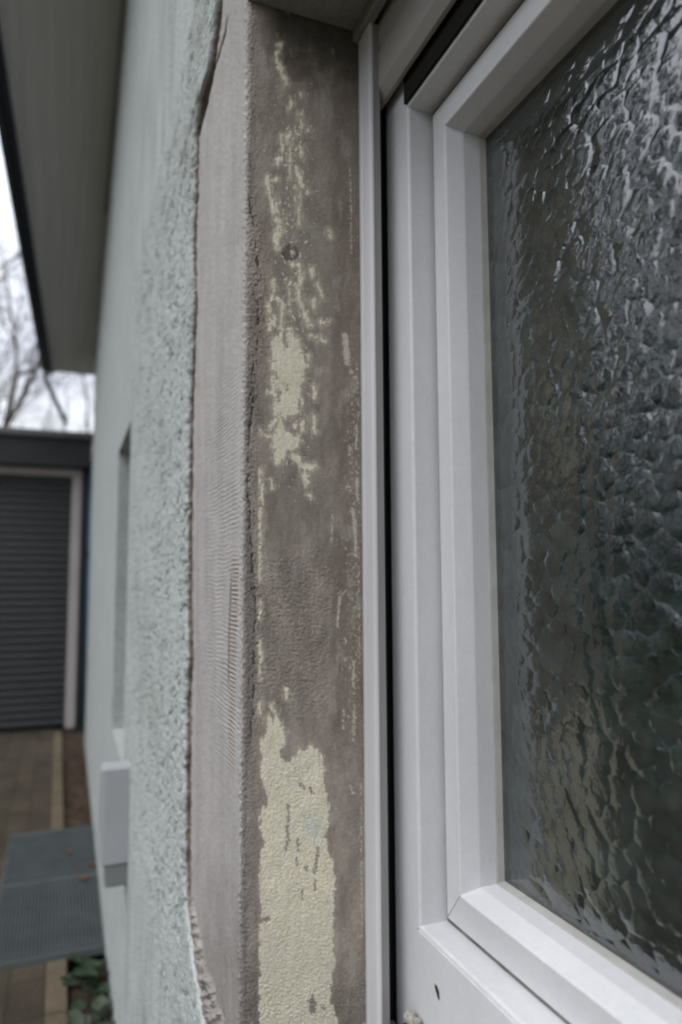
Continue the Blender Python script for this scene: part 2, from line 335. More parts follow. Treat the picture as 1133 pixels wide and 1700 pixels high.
def surface(U, Z):
    """u>0 on the reveal (running in +y), u<0 on the front face (running in -x), rounded arris at u=0; returns base point and outward normal"""
    r = .005
    a = np.clip(U/r, -1, 1)*.5+.5                 # 0 front .. 1 reveal
    th = a*math.pi/2
    X = np.where(U < -r, XC-r+(U+r), np.where(U > r, XC, XC-r+r*np.sin(th)))
    Y = np.where(U < -r, .16, np.where(U > r, .16+r+(U-r), .16+r-r*np.cos(th)))
    NX = np.sin(th); NY = -np.cos(th)
    return X, Y, NX, NY
def crack_line(py):
    return np.interp(py, [0, 290, 310, 360, 420, 560, 620, 700, 780, 900, 1000, 1100, 1190, 1300, 1500, 1700],
                     [408, 404, 408, 419, 427, 429, 420, 417, 411, 417, 424, 422, 419, 408, 404, 412])+2.2*fbm(py/14, py*0+.5, 15, 3)
def plaster_fields(U, Z):
    X, Y, NX, NY = surface(U, Z)
    B = np.stack([X, Y, Z], -1); px, py = proj(B)
    on_rev = sstep(-.004, .004, U)
    h = np.zeros(U.shape)
    # ---- colours
    front = np.zeros(U.shape+(3,))+np.array((.395, .372, .348))
    st = fbm(px/13, py/420, 3, 3)
    front *= (1+.10*st+.05*fbm(px/20, py/60, 4, 3))[..., None]
    damp = sstep(1380, 1640, py+40*fbm(px/18, py/90, 8, 3))
    front = mix3(front, (.20, .185, .165), damp*.62*sstep(318, 345, px))
    front = mix3(front, (.28, .255, .24), sstep(240, 0, py)*.3)
    rev = np.zeros(U.shape+(3,))+np.array((.312, .267, .224))
    rev *= (1+.24*fbm(px/34, py/110, 12, 5)+.07*fbm(px/9, py/26, 13, 3))[..., None]
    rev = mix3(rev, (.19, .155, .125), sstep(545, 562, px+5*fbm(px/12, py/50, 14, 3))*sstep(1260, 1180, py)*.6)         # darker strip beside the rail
    rev = mix3(rev, (.30, .27, .215), sstep(0, 5, -sdpoly(px, py, [(478, 132), (505, 128), (512, 210), (525, 300), (548, 400), (546, 520), (530, 560), (505, 560), (440, 560), (436, 430), (440, 300), (456, 270), (466, 200)])+5*fbm(px/10, py/40, 17, 3))*.50)
    rev = mix3(rev, (.25, .225, .185), sstep(0, 6, -sdpoly(px, py, [(436, 800), (560, 790), (556, 900), (500, 905), (440, 900)])+6*fbm(px/14, py/24, 18, 3))*.5)
    plug = stroke(px, py, [(483, 420)], 15)+2*fbm(px/6, py/6, 19, 3)
    rev = mix3(rev, (.13, .102, .082), sstep(-1, 2, plug)*.8)
    plug2 = sstep(-3, 3, 24-np.hypot(px-495, (py-110)*.9)+4*fbm(px/8, py/8, 22, 3))
    rev = mix3(rev, (.16, .125, .10), plug2*.6)
    top_shade = sstep(140, 20, py-.35*(px-420)+22*fbm(px/22, py/22, 23, 3))  # shade under the lintel, painted into the reveal colour
    rev = mix3(rev, (.075, .07, .055), top_shade*sstep(430, 470, px)*.85)
    lowd = sstep(1560, 1690, py+20*fbm(px/15, py/25, 24, 3))
    rev = mix3(rev, (.15, .135, .115), lowd*.5)
    # light dust patches
    dust = sstep(.25, .75, fbm(px/26, py/70, 25, 4))
    rev = mix3(rev, (.38, .345, .30), dust*.5)
    cl = crack_line(py)
    lip = sstep(2, -2, px-np.maximum(cl, 408)-1)                                # plaster lip left of the joint: greyer
    rev = mix3(rev, (.215, .192, .175), lip*.8*sstep(560, 700, py))
    # ---- cream paint
    rag = 2.6*perlin(px/3.2, py/34, 33)+3.2*fbm(px/8, py/13, 31, 4)+2.0*perlin(px/3.0, py/4.8, 34)
    f = field(px, py, PAINT)+rag-.1
    hol = field(px, py, HOLES)+3.0*fbm(px/3.5, py/5, 37, 3)-.4
    big = sstep(1180, 1290, py)
    # small losses inside the paint film
    loss = sstep(.62, .8, fbm(px/5, py/11, 39, 3))*(1-big*.85)
    f = np.minimum(f, -hol)-6*loss
    film = sstep(-9, -1, f+3*fbm(px/5, py/18, 35, 3))*.30*(1-.6*big)
    paint = np.maximum(sstep(-1.1, 1.1, f), film)
    stray = sstep(.95, 1.15, fbm(px/4.6, py/9, 43, 3)+.55*sstep(60, 0, np.abs(px-485))*sstep(60, 240, py)*sstep(860, 700, py))
    paint = np.maximum(paint, stray*.9*sstep(60, 200, py))*sstep(425, 431, px)
    cream = np.zeros(U.shape+(3,))+np.array((.76, .70, .53))
    pale = sstep(-.1, .8, fbm(px/16, py/22, 45, 3))
    cream = mix3(cream, (.78, .74, .62), pale*.7)
    cream = mix3(cream, (.60, .63, .55), sstep(0, 16, -sdpoly(px, py, [(498, 1340), (548, 1350), (540, 1390), (520, 1405), (497, 1380)])+8*fbm(px/9, py/9, 46, 3))*.7)
    cream = mix3(cream, (.58, .555, .45), sstep(1430, 1620, py)*.55)
    cream *= (1+.12*fbm(px/4, py/4, 47, 3))[..., None]
    rev = rev*(1-paint[..., None])+cream*paint[..., None]
    # pale mineral flecks beside the rail
    ff = field(px, py, FLECK)+2.6*fbm(px/3.2, py/5.5, 51, 3)-.7
    fl = sstep(-.6, 1.2, ff)
    scat = sstep(.75, 1.0, fbm(px/3.6, py/7.5, 53, 3)+.45*sstep(22, 0, np.abs(px-588))*sstep(560, 640, py)*sstep(1260, 1180, py))*sstep(548, 570, px)
    fl = np.maximum(fl, scat*.8)*sstep(300, 520, py+200*(px > 575))
    rev = mix3(rev, (.58, .52, .45), np.clip(fl, 0, 1)*.85)
    # ---- relief
    lumpy = 1-sstep(-18, 30, 14*fbm(px/20, py/20, 68, 3)+sdpoly(px, py, [(440, 930), (520, 915), (556, 960), (552, 1060), (535, 1180), (500, 1190), (440, 1140)]))
    hr = .0005*fbm(px/30, py/60, 61, 3)+.00016*fbm(px/3.5, py/4, 62, 3)
    hr += lumpy*(.00055*fbm(px/4.5, py/4.5, 63, 4)-.0005*sstep(.5, .8, perlin(px/9, py/6, 64)))
    hr += lowd*.0006*fbm(px/4, py/4, 65, 3)
    hr += big*paint*.00042*fbm(px/3.6, py/3.6, 66, 3)+paint*.00035
    hr -= .0009*sstep(-1, 3, plug)
    hr -= np.clip(sstep(-1, 1, hol), 0, 1)*.0003
    rev *= (1-.22*lumpy*sstep(.1, .9, fbm(px/7, py/6, 67, 3)))[..., None]
    # joint: ragged groove, deep in places
    act = sstep(290, 330, py)*sstep(1260, 1180, py)
    wid = (1.6+3.2*sstep(.0, .7, fbm(py/26, py*0+9, 71, 2))+3.5*sstep(60, 0, np.abs(py-670)))
    g = sstep(wid, wid*.3, np.abs(px-cl))*act*sstep(-.15, .35, fbm(px/7, py/20, 73, 3)+.15*sstep(60, 0, np.abs(py-700)))
    hr -= g*.0026
    rev = mix3(rev, (.11, .09, .075), g*.6)
    pitc = sstep(.55, .8, fbm(px/4, py/9, 75, 3))*sstep(12, 4, np.abs(px-cl))*act
    hr -= pitc*.0015; rev = mix3(rev, (.11, .095, .08), pitc*.7)
    edge_r = .00055*fbm(px/4, py/4.5, 77, 3)*sstep(30, 6, px-cl)
    hr += edge_r
    # front: horizontal trowel ripples, vertical strokes
    ph = (Z-.0*X)*2*math.pi/.0047+2.6*fbm(X*22, Z*16, 81, 3)
    ripz = sstep(330, 365, px+8*fbm(px/20, py/60, 82, 2))*sstep(560, 700, py)*sstep(1330, 1180, py)*sstep(402, 394, px)
    rip = np.sin(ph)
    hf = .00032*rip*ripz*np.clip(.55+.8*fbm(px/16, py/40, 83, 3), 0, 1.2)
    front *= (1-.06*ripz*sstep(.2, 1, -rip))[..., None]
    hf += .0007*fbm(px/10, py/500, 84, 3)+.00018*fbm(px/6, py/9, 85, 3)
    hf += sstep(1540, 1640, py)*.0022*fbm(px/9, py/150, 86, 3)
    # toothed cord left in the plaster
    cx = np.interp(py, [900, 960, 1050, 1150, 1300, 1400], [392, 391, 388, 386, 384, 383])
    cord = sstep(6.0, 4.2, np.abs(px-cx))*sstep(905, 960, py)*sstep(1320, 1230, py)
    tooth = .5+.5*np.sin(Z*2*math.pi/.0042)
    front = mix3(front, (.40, .33, .26), cord*(.25+.45*tooth)); front = mix3(front, (.16, .13, .105), cord*(1-tooth)*.45)
    hf += cord*(.0012*tooth-.0008)
    front = mix3(front, (.17, .15, .13), sstep(2.4, .8, np.abs(px-cx+7))*sstep(930, 980, py)*sstep(1180, 1100, py)*.8)
    # scratch
    sc = sstep(1.6, .4, np.abs(py-(1094-.12*(px-345))))*sstep(343, 350, px)*sstep(384, 376, px)
    front = mix3(front, (.50, .47, .45), sc*.7)
    # hollow gap behind the torn render, top left
    ex = np.interp(py, [e[1] for e in EDGE], [e[0] for e in EDGE])
    gap = sstep(2.5, -1.5, px-np.interp(py, [95, 110, 170, 235, 250], [352, 356, 344, 326, 316]))*sstep(96, 118, py)*sstep(244, 228, py)
    hf -= gap*.016
    front = mix3(front, (.06, .05, .04), gap*.9)
    hair = sstep(2.0, .8, np.abs(px-np.interp(py, [20, 60, 110], [378, 373, 357])))*sstep(22, 40, py)*sstep(118, 106, py)
    front = mix3(front, (.09, .075, .062), hair*.85); hf -= hair*.002
    # brown earthy strip right beside the torn render; lumpy at the bottom
    de = px-ex
    ew_ = np.interp(py, [0, 230, 260, 500, 900, 1400, 1500, 1560, 1640, 1700], [16, 7, 9, 10, 13, 13, 15, 20, 28, 36])
    strip = sstep(ew_+3, ew_-2, de+2.5*fbm(px/9, py/14, 91, 3))*(1-gap)
    lum = sstep(1440, 1540, py)
    sc_col = np.zeros(U.shape+(3,))+np.array((.26, .215, .185))
    sc_col = mix3(sc_col, (.33, .305, .275), lum*.8); sc_col *= (1+.25*fbm(px/5, py/9, 92, 3))[..., None]
    front = front*(1-strip[..., None])+sc_col*strip[..., None]
    hf += strip*(lum*(.0035+.004*fbm(px/10, py/16, 93, 3))-.0015*(1-lum))
    # ragged edge of the front coat at the arris
    wf = 1-on_rev
    arr = sstep(.012, 0, np.abs(U+.003))
    h = hf*wf+hr*on_rev+arr*(.0010*fbm(py/9, U*300, 95, 4)+.0006*perlin(py/3.5, U*400, 96))
    c = front*wf[..., None]+rev*on_rev[..., None]
    c = mix3(c, (.12, .10, .085), sstep(.35, .8, fbm(py/7, U*260, 97, 3))*sstep(.006, .001, np.abs(U-.002))*.55*sstep(180, 300, py))
    P = np.stack([X+NX*h, Y+NY*h, Z], -1)
    return P, np.clip(c, .01, .9)

z = np.concatenate([np.linspace(ZC-.46, ZC-.40, 30)[:-1], np.arange(ZC-.40, ZC+.5855, .00085)])
u = np.concatenate([np.linspace(0, .012, 24)[:-1], np.arange(.012, .150, .00065)])
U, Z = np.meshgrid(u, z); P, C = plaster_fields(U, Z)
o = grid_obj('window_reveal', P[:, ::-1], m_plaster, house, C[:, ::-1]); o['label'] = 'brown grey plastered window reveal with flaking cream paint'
z = zrows(.0011, ZC-.50, ZC+.66)
t = np.linspace(0, 1, 190)**1.15
xe = edge_x(z)-.012
U = -(t[None, :]*(XC-xe)[:, None]); Z = np.repeat(z[:, None], len(t), 1)
P, C = plaster_fields(U, Z)
o = grid_obj('plaster_patch', P, m_plaster, house, C); o['label'] = 'smooth grey plaster strip with trowel ripples'

# ---- sill
u = np.linspace(-.668, .32, 420); v = np.linspace(.150, .335, 90)
X, Y = np.meshgrid(u, v)
mound = .030*np.exp(-((X+.602)/.022)**2)*sstep(.285, .303, Y)
hz = ZC-.4130+mound+.003*fbm(X*50, Y*50, 101, 4)+.002*fbm(X*160, Y*160, 102, 2)
c = np.zeros(X.shape+(3,))+np.array((.23, .215, .19)); c *= (1+.25*fbm(X*70, Y*70, 103, 3))[..., None]
P = np.stack([X, Y, hz], -1)
skirt = P[0].copy(); skirt[:, 2] = ZC-.46
P = np.concatenate([skirt[None], P]); c = np.concatenate([c[:1], c])
grid_obj('window_sill', P, m_plaster, house, c)
MB().box(-.70, .33, .162, .46, ZC-.47, ZC-.432).build('masonry', m_mint_plain, house)

# ---------------------------------------------------------------- the near window
K = 1.07
XG, XR, ZT, ZB = -.5554, .155, ZC+.4205, ZC-.2584
def lp(o_, y): return (XG-o_, XR+o_, ZB-o_, ZT+o_, y)
FO = (-.6530, XR+.105, ZC-.413, ZT+.17)       # outer frame outline
win = MB().ring([FO+(.385,), FO+(.309,), lp(.0495, .309), lp(.0482, .3095), lp(.0472, .3112), lp(.0468, .342), lp(.0468, .385)]).build('window', m_pvc, house, bevel=.0006)
win['label'] = 'white plastic window with rippled dark glass'
MB().ring([lp(.0466, .3365), lp(.0422, .3365)]).build('gasket', m_gasket, win)
sash = MB().ring([lp(.0420, .385), lp(.0420, .3352), lp(.0414, .3339), lp(.0402, .3331), lp(.0110, .3287), lp(.0100, .3289), lp(.0093, .3297), lp(.0034, .3435), lp(.0029, .3450), lp(.0018, .3607)]).build('sash', m_pvc, win)
MB().ring([lp(.0019, .3607), lp(.0011, .3600), lp(.0006, .3612), lp(-.0003, .3676)]).build('glazing_seal', m_seal, win)
def thin(a, b, wd, y, name, mt, par):          # hairline mitre joint on the frame face
    a = Vector(a); b = Vector(b); n = Vector((-(b-a).z, 0, (b-a).x)).normalized()*wd/2
    m_ = MB(); m_.v = [a-n, b-n, b+n, a+n, a-n+Vector((0, .001, 0)), b-n+Vector((0, .001, 0)), b+n+Vector((0, .001, 0)), a+n+Vector((0, .001, 0))]
    m_.f = [(0, 1, 2, 3), (7, 6, 5, 4), (0, 4, 5, 1), (1, 5, 6, 2), (2, 6, 7, 3), (3, 7, 4, 0)]
    return m_.build(name, mt, par)
m_seam = mat('dirty joint', (.16, .16, .155), .8, .2)
thin((XG-.0400, .3329, ZB-.0400), (XG-.0100, .3285, ZB-.0100), .0005, .33, 'mitre_joint', m_seam, win)
MB().box(XG-.0493, XR+.09, .3058, .3088, ZT+.0515, ZT+.115).build('head_shade_strip', mat('recess shade black', (.022, .021, .019), .95, .05), win)  # black strip standing in for the shaded recess under the shutter
# lower cover board of the frame with its drain slot
sx = XG-.0500
mbp = MB().box(sx, XR+.10, .3078, .3092, ZC-.413, ZB-.0510)
cover = mbp.build('cover_board', m_pvc, win, bevel=.0005)
MB().box(sx-.0009, sx-.0001, .3086, .3092, ZC-.413, ZB-.0497).build('joint_seam', m_seam, win)
# drain slot: slanted lozenge hole with a torn rim
ds = on_y(727, 1647, .3075)
pts = []
for i in range(14):
    a = 2*math.pi*i/14; px_, pz_ = .0028*math.cos(a)*(1+.25*math.sin(3*a)), .0048*math.sin(a)
    pts.append((ds[0]+px_+.0022*(-math.sin(a)), ds[2]+pz_))
MB().prism([(a, b) for a, b in pts], 'y', .3073, .3085).build('drain_slot', mat('dark drain hole', (.03, .028, .024), .8, .2, noise=[(400, .5)]), cover)
pts2 = [(ds[0]+(a-ds[0])*1.35-.0006, ds[2]+(b-ds[2])*1.18) for a, b in pts]
MB().prism(pts2, 'y', .3075, .3081).build('drain_rim', m_seal, cover)

# rippled glass
def glass_mat():
    m = D.materials.new('rippled glass'); m.use_nodes = True; t = m.node_tree; N = t.nodes; L = t.links
    p = N['Principled BSDF']
    p.inputs['Roughness'].default_value = .05; p.inputs['IOR'].default_value = 1.6; p.inputs['Specular IOR Level'].default_value = 1.0
    p.inputs['Coat Weight'].default_value = .7; p.inputs['Coat Roughness'].default_value = .05; p.inputs['Coat IOR'].default_value = 1.5
    tc = N.new('ShaderNodeTexCoord')
    mp = N.new('ShaderNodeMapping'); mp.inputs['Scale'].default_value = (1, 1, 1.3); L.new(tc.outputs['Object'], mp.inputs[0])
    n0 = N.new('ShaderNodeTexNoise'); n0.inputs['Scale'].default_value = 38; n0.inputs['Detail'].default_value = 2
    L.new(mp.outputs[0], n0.inputs['Vector'])
    sub = N.new('ShaderNodeVectorMath'); sub.operation = 'SUBTRACT'; sub.inputs[1].default_value = (.5, .5, .5); L.new(n0.outputs['Color'], sub.inputs[0])
    scl = N.new('ShaderNodeVectorMath'); scl.operation = 'SCALE'; scl.inputs['Scale'].default_value = .012; L.new(sub.outputs[0], scl.inputs[0])
    add = N.new('ShaderNodeVectorMath'); add.operation = 'ADD'; L.new(mp.outputs[0], add.inputs[0]); L.new(scl.outputs[0], add.inputs[1])
    def voro(scale, feat='F1'):
        v = N.new('ShaderNodeTexVoronoi'); v.feature = feat; v.inputs['Scale'].default_value = scale
        if feat == 'SMOOTH_F1': v.inputs['Smoothness'].default_value = .06
        L.new(add.outputs[0], v.inputs['Vector']); return v
    v1 = voro(58, 'SMOOTH_F1'); v2 = voro(150, 'SMOOTH_F1')
    pw = N.new('ShaderNodeMath'); pw.operation = 'POWER'; pw.inputs[1].default_value = 3.0; L.new(v1.outputs['Distance'], pw.inputs[0])
    pw2 = N.new('ShaderNodeMath'); pw2.operation = 'POWER'; pw2.inputs[1].default_value = 1.8; L.new(v2.outputs['Distance'], pw2.inputs[0])
    b1 = N.new('ShaderNodeBump'); b1.invert = True; b1.inputs['Distance'].default_value = .0013; L.new(pw.outputs[0], b1.inputs['Height'])
    b2 = N.new('ShaderNodeBump'); b2.invert = True; b2.inputs['Distance'].default_value = .00012; L.new(pw2.outputs[0], b2.inputs['Height']); L.new(b1.outputs[0], b2.inputs['Normal'])
    n3 = N.new('ShaderNodeTexNoise'); n3.inputs['Scale'].default_value = 130; n3.inputs['Detail'].default_value = 3; n3.inputs['Distortion'].default_value = .8
    L.new(mp.outputs[0], n3.inputs['Vector'])
    b3 = N.new('ShaderNodeBump'); b3.inputs['Distance'].default_value = .00022; L.new(n3.outputs['Fac'], b3.inputs['Height']); L.new(b2.outputs[0], b3.inputs['Normal'])
    L.new(b3.outputs[0], p.inputs['Normal']); L.new(b2.outputs[0], p.inputs['Coat Normal'])
    # refracted room and bright ripple borders painted into the opaque base colour
    cr_ = N.new('ShaderNodeValToRGB'); e = cr_.color_ramp.elements
    e[0].position = 0; e[0].color = (.026, .030, .026, 1); e[1].position = .62; e[1].color = (.013, .021, .020, 1)
    L.new(v1.outputs['Distance'], cr_.inputs[0])
    nn = N.new('ShaderNodeTexNoise'); nn.inputs['Scale'].default_value = 45; nn.inputs['Detail'].default_value = 4; L.new(add.outputs[0], nn.inputs['Vector'])
    mr = N.new('ShaderNodeMapRange'); mr.inputs['From Min'].default_value = .3; mr.inputs['From Max'].default_value = .7; mr.inputs['To Min'].default_value = .55; mr.inputs['To Max'].default_value = 1.5
    L.new(nn.outputs['Fac'], mr.inputs['Value'])
    vs = N.new('ShaderNodeVectorMath'); vs.operation = 'SCALE'; L.new(cr_.outputs[0], vs.inputs[0]); L.new(mr.outputs[0], vs.inputs['Scale'])
    de = N.new('ShaderNodeTexVoronoi'); de.feature = 'DISTANCE_TO_EDGE'; de.inputs['Scale'].default_value = 58; L.new(add.outputs[0], de.inputs['Vector'])
    er = N.new('ShaderNodeMapRange'); er.inputs['From Min'].default_value = .0; er.inputs['From Max'].default_value = .045; er.inputs['To Min'].default_value = 1.45; er.inputs['To Max'].default_value = 1.0
    L.new(de.outputs['Distance'], er.inputs['Value'])
    ng = N.new('ShaderNodeTexNoise'); ng.inputs['Scale'].default_value = 30; L.new(mp.outputs[0], ng.inputs['Vector'])
    vf = N.new('ShaderNodeTexVoronoi'); vf.inputs['Scale'].default_value = 58; L.new(add.outputs[0], vf.inputs['Vector'])
    sc2 = N.new('ShaderNodeSeparateColor'); L.new(vf.outputs['Color'], sc2.inputs[0])
    cm_ = N.new('ShaderNodeMapRange'); cm_.inputs['To Min'].default_value = .72; cm_.inputs['To Max'].default_value = 1.35; L.new(sc2.outputs[0], cm_.inputs['Value'])
    mm = N.new('ShaderNodeMath'); mm.operation = 'MULTIPLY'; L.new(er.outputs[0], mm.inputs[0]); L.new(cm_.outputs[0], mm.inputs[1])
    v3 = N.new('ShaderNodeVectorMath'); v3.operation = 'SCALE'; L.new(vs.outputs[0], v3.inputs[0]); L.new(mm.outputs[0], v3.inputs['Scale'])
    L.new(v3.outputs[0], p.inputs['Base Color'])
    return m
m_glass = glass_mat()
MB().box(XG-.0005, XR+.0005, .3673, .3713, ZB-.0005, ZT+.0005).build('pane', m_glass, win)

# ---------------------------------------------------------------- roller shutter: curtain, bottom rail, guide rail
cur = MB()
zz = ZC+.5440
for k in range(7):                                # slats, slightly bowed
    z0 = zz+k*.039; cur.prism([(.2935, z0), (.2915, z0+.004), (.2905, z0+.019), (.2915, z0+.034), (.2935, z0+.038), (.2985, z0+.038), (.2985, z0)], 'x', -.652, XR+.09)
sh = cur.build('roller_shutter', m_shutter, house); sh['label'] = 'beige grey roller shutter rolled almost fully up'
MB().prism([(.2905, ZC+.5035), (.2905, ZC+.5415), (.2925, ZC+.5432), (.3010, ZC+.5432), (.3030, ZC+.5415), (.3030, ZC+.4945), (.3010, ZC+.4930), (.2975, ZC+.4935)], 'x', -.6495, XR+.09).build('bottom_rail', m_shutter, sh, bevel=.0005)
prof = [(-.6625, .2835), (-.6625, .2818), (-.6600, .2806), (-.6545, .2806), (-.6535, .2820), (-.6520, .2820), (-.6508, .2802), (-.6330, .2800), (-.6308, .2806), (-.6300, .2822), (-.6300, .2838)]
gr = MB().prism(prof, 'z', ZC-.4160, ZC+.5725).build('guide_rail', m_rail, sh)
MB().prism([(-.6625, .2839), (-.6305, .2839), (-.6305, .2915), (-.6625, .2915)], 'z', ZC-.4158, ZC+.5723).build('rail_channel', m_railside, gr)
MB().prism([(-.6625, .2917), (-.6600, .2917), (-.6600, .3085), (-.6540, .3088), (-.6540, .3350), (-.6625, .3350)], 'z', ZC-.4156, ZC+.5721).build('seal_and_gap_shade', m_dark, gr)  # rubber lining plus black fill that paints the shade of the rail gap
MB().prism([(.2750, ZC+.5735), (.2750, ZC+.5840), (.2850, ZC+.5840), (.2850, ZC+.5715), (.2780, ZC+.5715)], 'x', -.6620, XR+.12).build('head_strip', m_soffit, sh)
MB().box(-.665, .32, .33, .335, ZC+.575, ZC+.85).box(-.665, .32, .28, .33, ZC+.845, ZC+.85).build('shutter_box', m_dark, sh)
MB().box(-.70, .33, .386, .45, ZC-.45, ZC+.9).build('inner_lining', m_dark, win)

# ---------------------------------------------------------------- far narrow window in the mint wall
yn = float(wall_y(np.array(-2.44)))
rv = MB()
rv.box(NX0-.03, NX0-.0005, yn+.002, yn+.30, NZ0-.03, NZ1+.03)
m_mintflat = mat('smooth mint reveal', (.42, .45, .43), .9, .2, noise=[(20, .08)])
fw_ = MB().ring([(NX0+.002, NX1-.002, NZ0+.002, NZ1-.002, yn+.29), (NX0+.002, NX1-.002, NZ0+.002, NZ1-.002, yn+.24), (NX0+.06, NX1-.06, NZ0+.06, NZ1-.06, yn+.24), (NX0+.06, NX1-.06, NZ0+.06, NZ1-.06, yn+.29)]).build('window', m_pvc, house, bevel=.001)
fw_['label'] = 'narrow far window set deep in the mint wall'
MB().box(NX0+.055, NX1-.055, yn+.265, yn+.275, NZ0+.055, NZ1-.055).build('pane', m_glass, fw_)

# ---------------------------------------------------------------- eave
def quad_prism(a, b, c_, d_, z0, z1):
    m_ = MB(); m_.v = [(*p, z) for z in (z0, z1) for p in (a, b, c_, d_)]
    m_.f = [(3, 2, 1, 0), (4, 5, 6, 7), (0, 1, 5, 4), (1, 2, 6, 5), (2, 3, 7, 6), (3, 0, 4, 7)]
    return m_
ZS = ZC+1.65
eo = lambda x: -.094-.062*(x+5.96)                 # outer line of the eave boards
ev = quad_prism((-5.96, eo(-5.96)), (.9, eo(.9)), (.9, .6), (-5.96, .6), ZS, ZS+.05).build('roof_overhang', m_eave, house)
ev['label'] = 'grey boarded soffit under the roof edge'
quad_prism((-5.96, eo(-5.96)-.030), (.9, eo(.9)-.030), (.9, eo(.9)-.001), (-5.96, eo(-5.96)-.001), ZS-.030, ZS+.16).build('fascia', m_fascia, ev)
g = MB()
gy = lambda x: eo(x)-.058
pr = []
for i in range(13):
    a = math.pi*i/12; pr.append((-.027*math.cos(a), -.027*math.sin(a)))
for i in range(13):
    a = math.pi*(12-i)/12; pr.append((-.024*math.cos(a), -.024*math.sin(a)+.001))
b0 = len(g.v)
for x in (-5.99, .9):
    for (dy, dz) in pr: g.v.append((x, gy(x)+dy, ZS+.030+dz))
n = len(pr); g.f += [(i, (i+1) % n, n+(i+1) % n, n+i) for i in range(n)]+[tuple(range(n))[::-1], tuple(range(n, 2*n))]
g.build('gutter', m_gutter, ev)
MB().tube([(-5.975, gy(-5.97), ZS+.015), (-5.985, gy(-5.98)+.012, ZS-.07), (-6.10, .020, ZC+1.27)], .017, 8).build('rain_pipe', m_gutter, ev)
m_ = quad_prism((-3.9, float(wall_y(np.array(-3.9)))-.022), (.9, .130), (.9, .150), (-3.9, float(wall_y(np.array(-3.9)))-.002), ZS-.05, ZS-.001)
m_.build('trim_board', mat('pale trim board', (.30, .31, .29), .7, .3), ev)
m_ = MB(); m_.v = [(-5.97, -.15, ZS+.16), (.91, -.58, ZS+.16), (.91, 4.2, ZS+2.0), (-5.97, 4.2, ZS+2.0), (-5.97, -.15, ZS+.20), (.91, -.58, ZS+.20), (.91, 4.2, ZS+2.04), (-5.97, 4.2, ZS+2.04)]
m_.f = [(3, 2, 1, 0), (4, 5, 6, 7), (0, 1, 5, 4), (1, 2, 6, 5), (2, 3, 7, 6), (3, 0, 4, 7)]
m_.build('roof', mat('dark roof tiles', (.06, .045, .04), .8, .2, noise=[(8, .3)]), house)

# the eave rises towards the near gable; walls end just above the soffit
for o_ in [q for q in COL.objects if q.type == 'MESH' and (q == ev or q.parent == ev or q.name in ('roof', 'side_wall', 'rendered_wall', 'plaster_patch'))]:
    if o_.name == 'rain_pipe': continue
    me = o_.data; co = np.empty(len(me.vertices)*3, np.float32); me.vertices.foreach_get('co', co); co = co.reshape(-1, 3)
    lift = .178*(co[:, 0]+5.96)
    if o_.name in ('side_wall', 'rendered_wall', 'plaster_patch'): co[:, 2] = np.minimum(co[:, 2], ZS+lift+.03)
    else: co[:, 2] += lift
    me.vertices.foreach_set('co', co.ravel()); me.update()

# ---------------------------------------------------------------- service box on the wall
sbx = empty('wall_box', (-1.66, .165, ZC-.6), 'white box fixed low on the mint wall under the narrow far window', 'wall box')
bx0, bx1 = -1.785, -1.72
m_wb = mat('white enamel', (.37, .38, .385), .5, .4, noise=[(10, .04)])
MB().box(bx0, bx1, .1035, .170, ZC-.618, ZC-.410).build('housing', m_wb, sbx, bevel=.004)
MB().box(bx0+.006, bx1-.010, .1010, .1033, ZC-.610, ZC-.418).build('cover', m_wb, sbx, bevel=.001)
MB().box(bx0+.006, bx1-.003, .114, .170, ZC-.665, ZC-.6195).build('base', mat('grey base', (.20, .21, .20), .8, .2), sbx, bevel=.003)

# ---------------------------------------------------------------- ground
def struct(o): o['kind'] = 'structure'; return o
m_earth = mat('dark garden soil', (.070, .050, .037), .95, .1, noise=[(30, .4), (160, .4)], bump=[(60, .02), (200, .008)])
m_lawn = mat('winter lawn', (.055, .062, .030), .95, .1, noise=[(3, .3), (40, .4)], bump=[(80, .02)])
struct(MB().box(-120, 60, -90, 60, -1.0, -.120).build('ground', m_lawn))
def paving_mat():
    m = mat('brown concrete pavers', (.060, .048, .034), .9, .2, noise=[(7, .22), (90, .25)], bump=[(120, .004)])
    t = m.node_tree; N = t.nodes; L = t.links; p = N['Principled BSDF']
    br = N.new('ShaderNodeTexBrick'); br.inputs['Scale'].default_value = 1; br.inputs['Brick Width'].default_value = .20; br.inputs['Row Height'].default_value = .10
    br.inputs['Mortar Size'].default_value = .006; br.inputs['Color1'].default_value = (1, 1, 1, 1); br.inputs['Color2'].default_value = (.78, .76, .74, 1); br.inputs['Mortar'].default_value = (.6, .65, .5, 1)
    tc = N.new('ShaderNodeTexCoord'); L.new(tc.outputs['Object'], br.inputs['Vector'])
    src = p.inputs['Base Color'].links[0].from_socket
    mx = N.new('ShaderNodeMix'); mx.data_type = 'RGBA'; mx.blend_type = 'MULTIPLY'; mx.inputs['Factor'].default_value = 1
    L.new(src, mx.inputs['A']); L.new(br.outputs['Color'], mx.inputs['B']); L.new(mx.outputs['Result'], p.inputs['Base Color'])
    return m
struct(MB().box(-6.35, -3.708, -3.2, .0, -.119, -.001).box(-3.708, -2.492, -3.2, -.170, -.119, -.001).box(-2.492, 3, -3.2, .0, -.119, -.001).build('paved_path', paving_mat()))
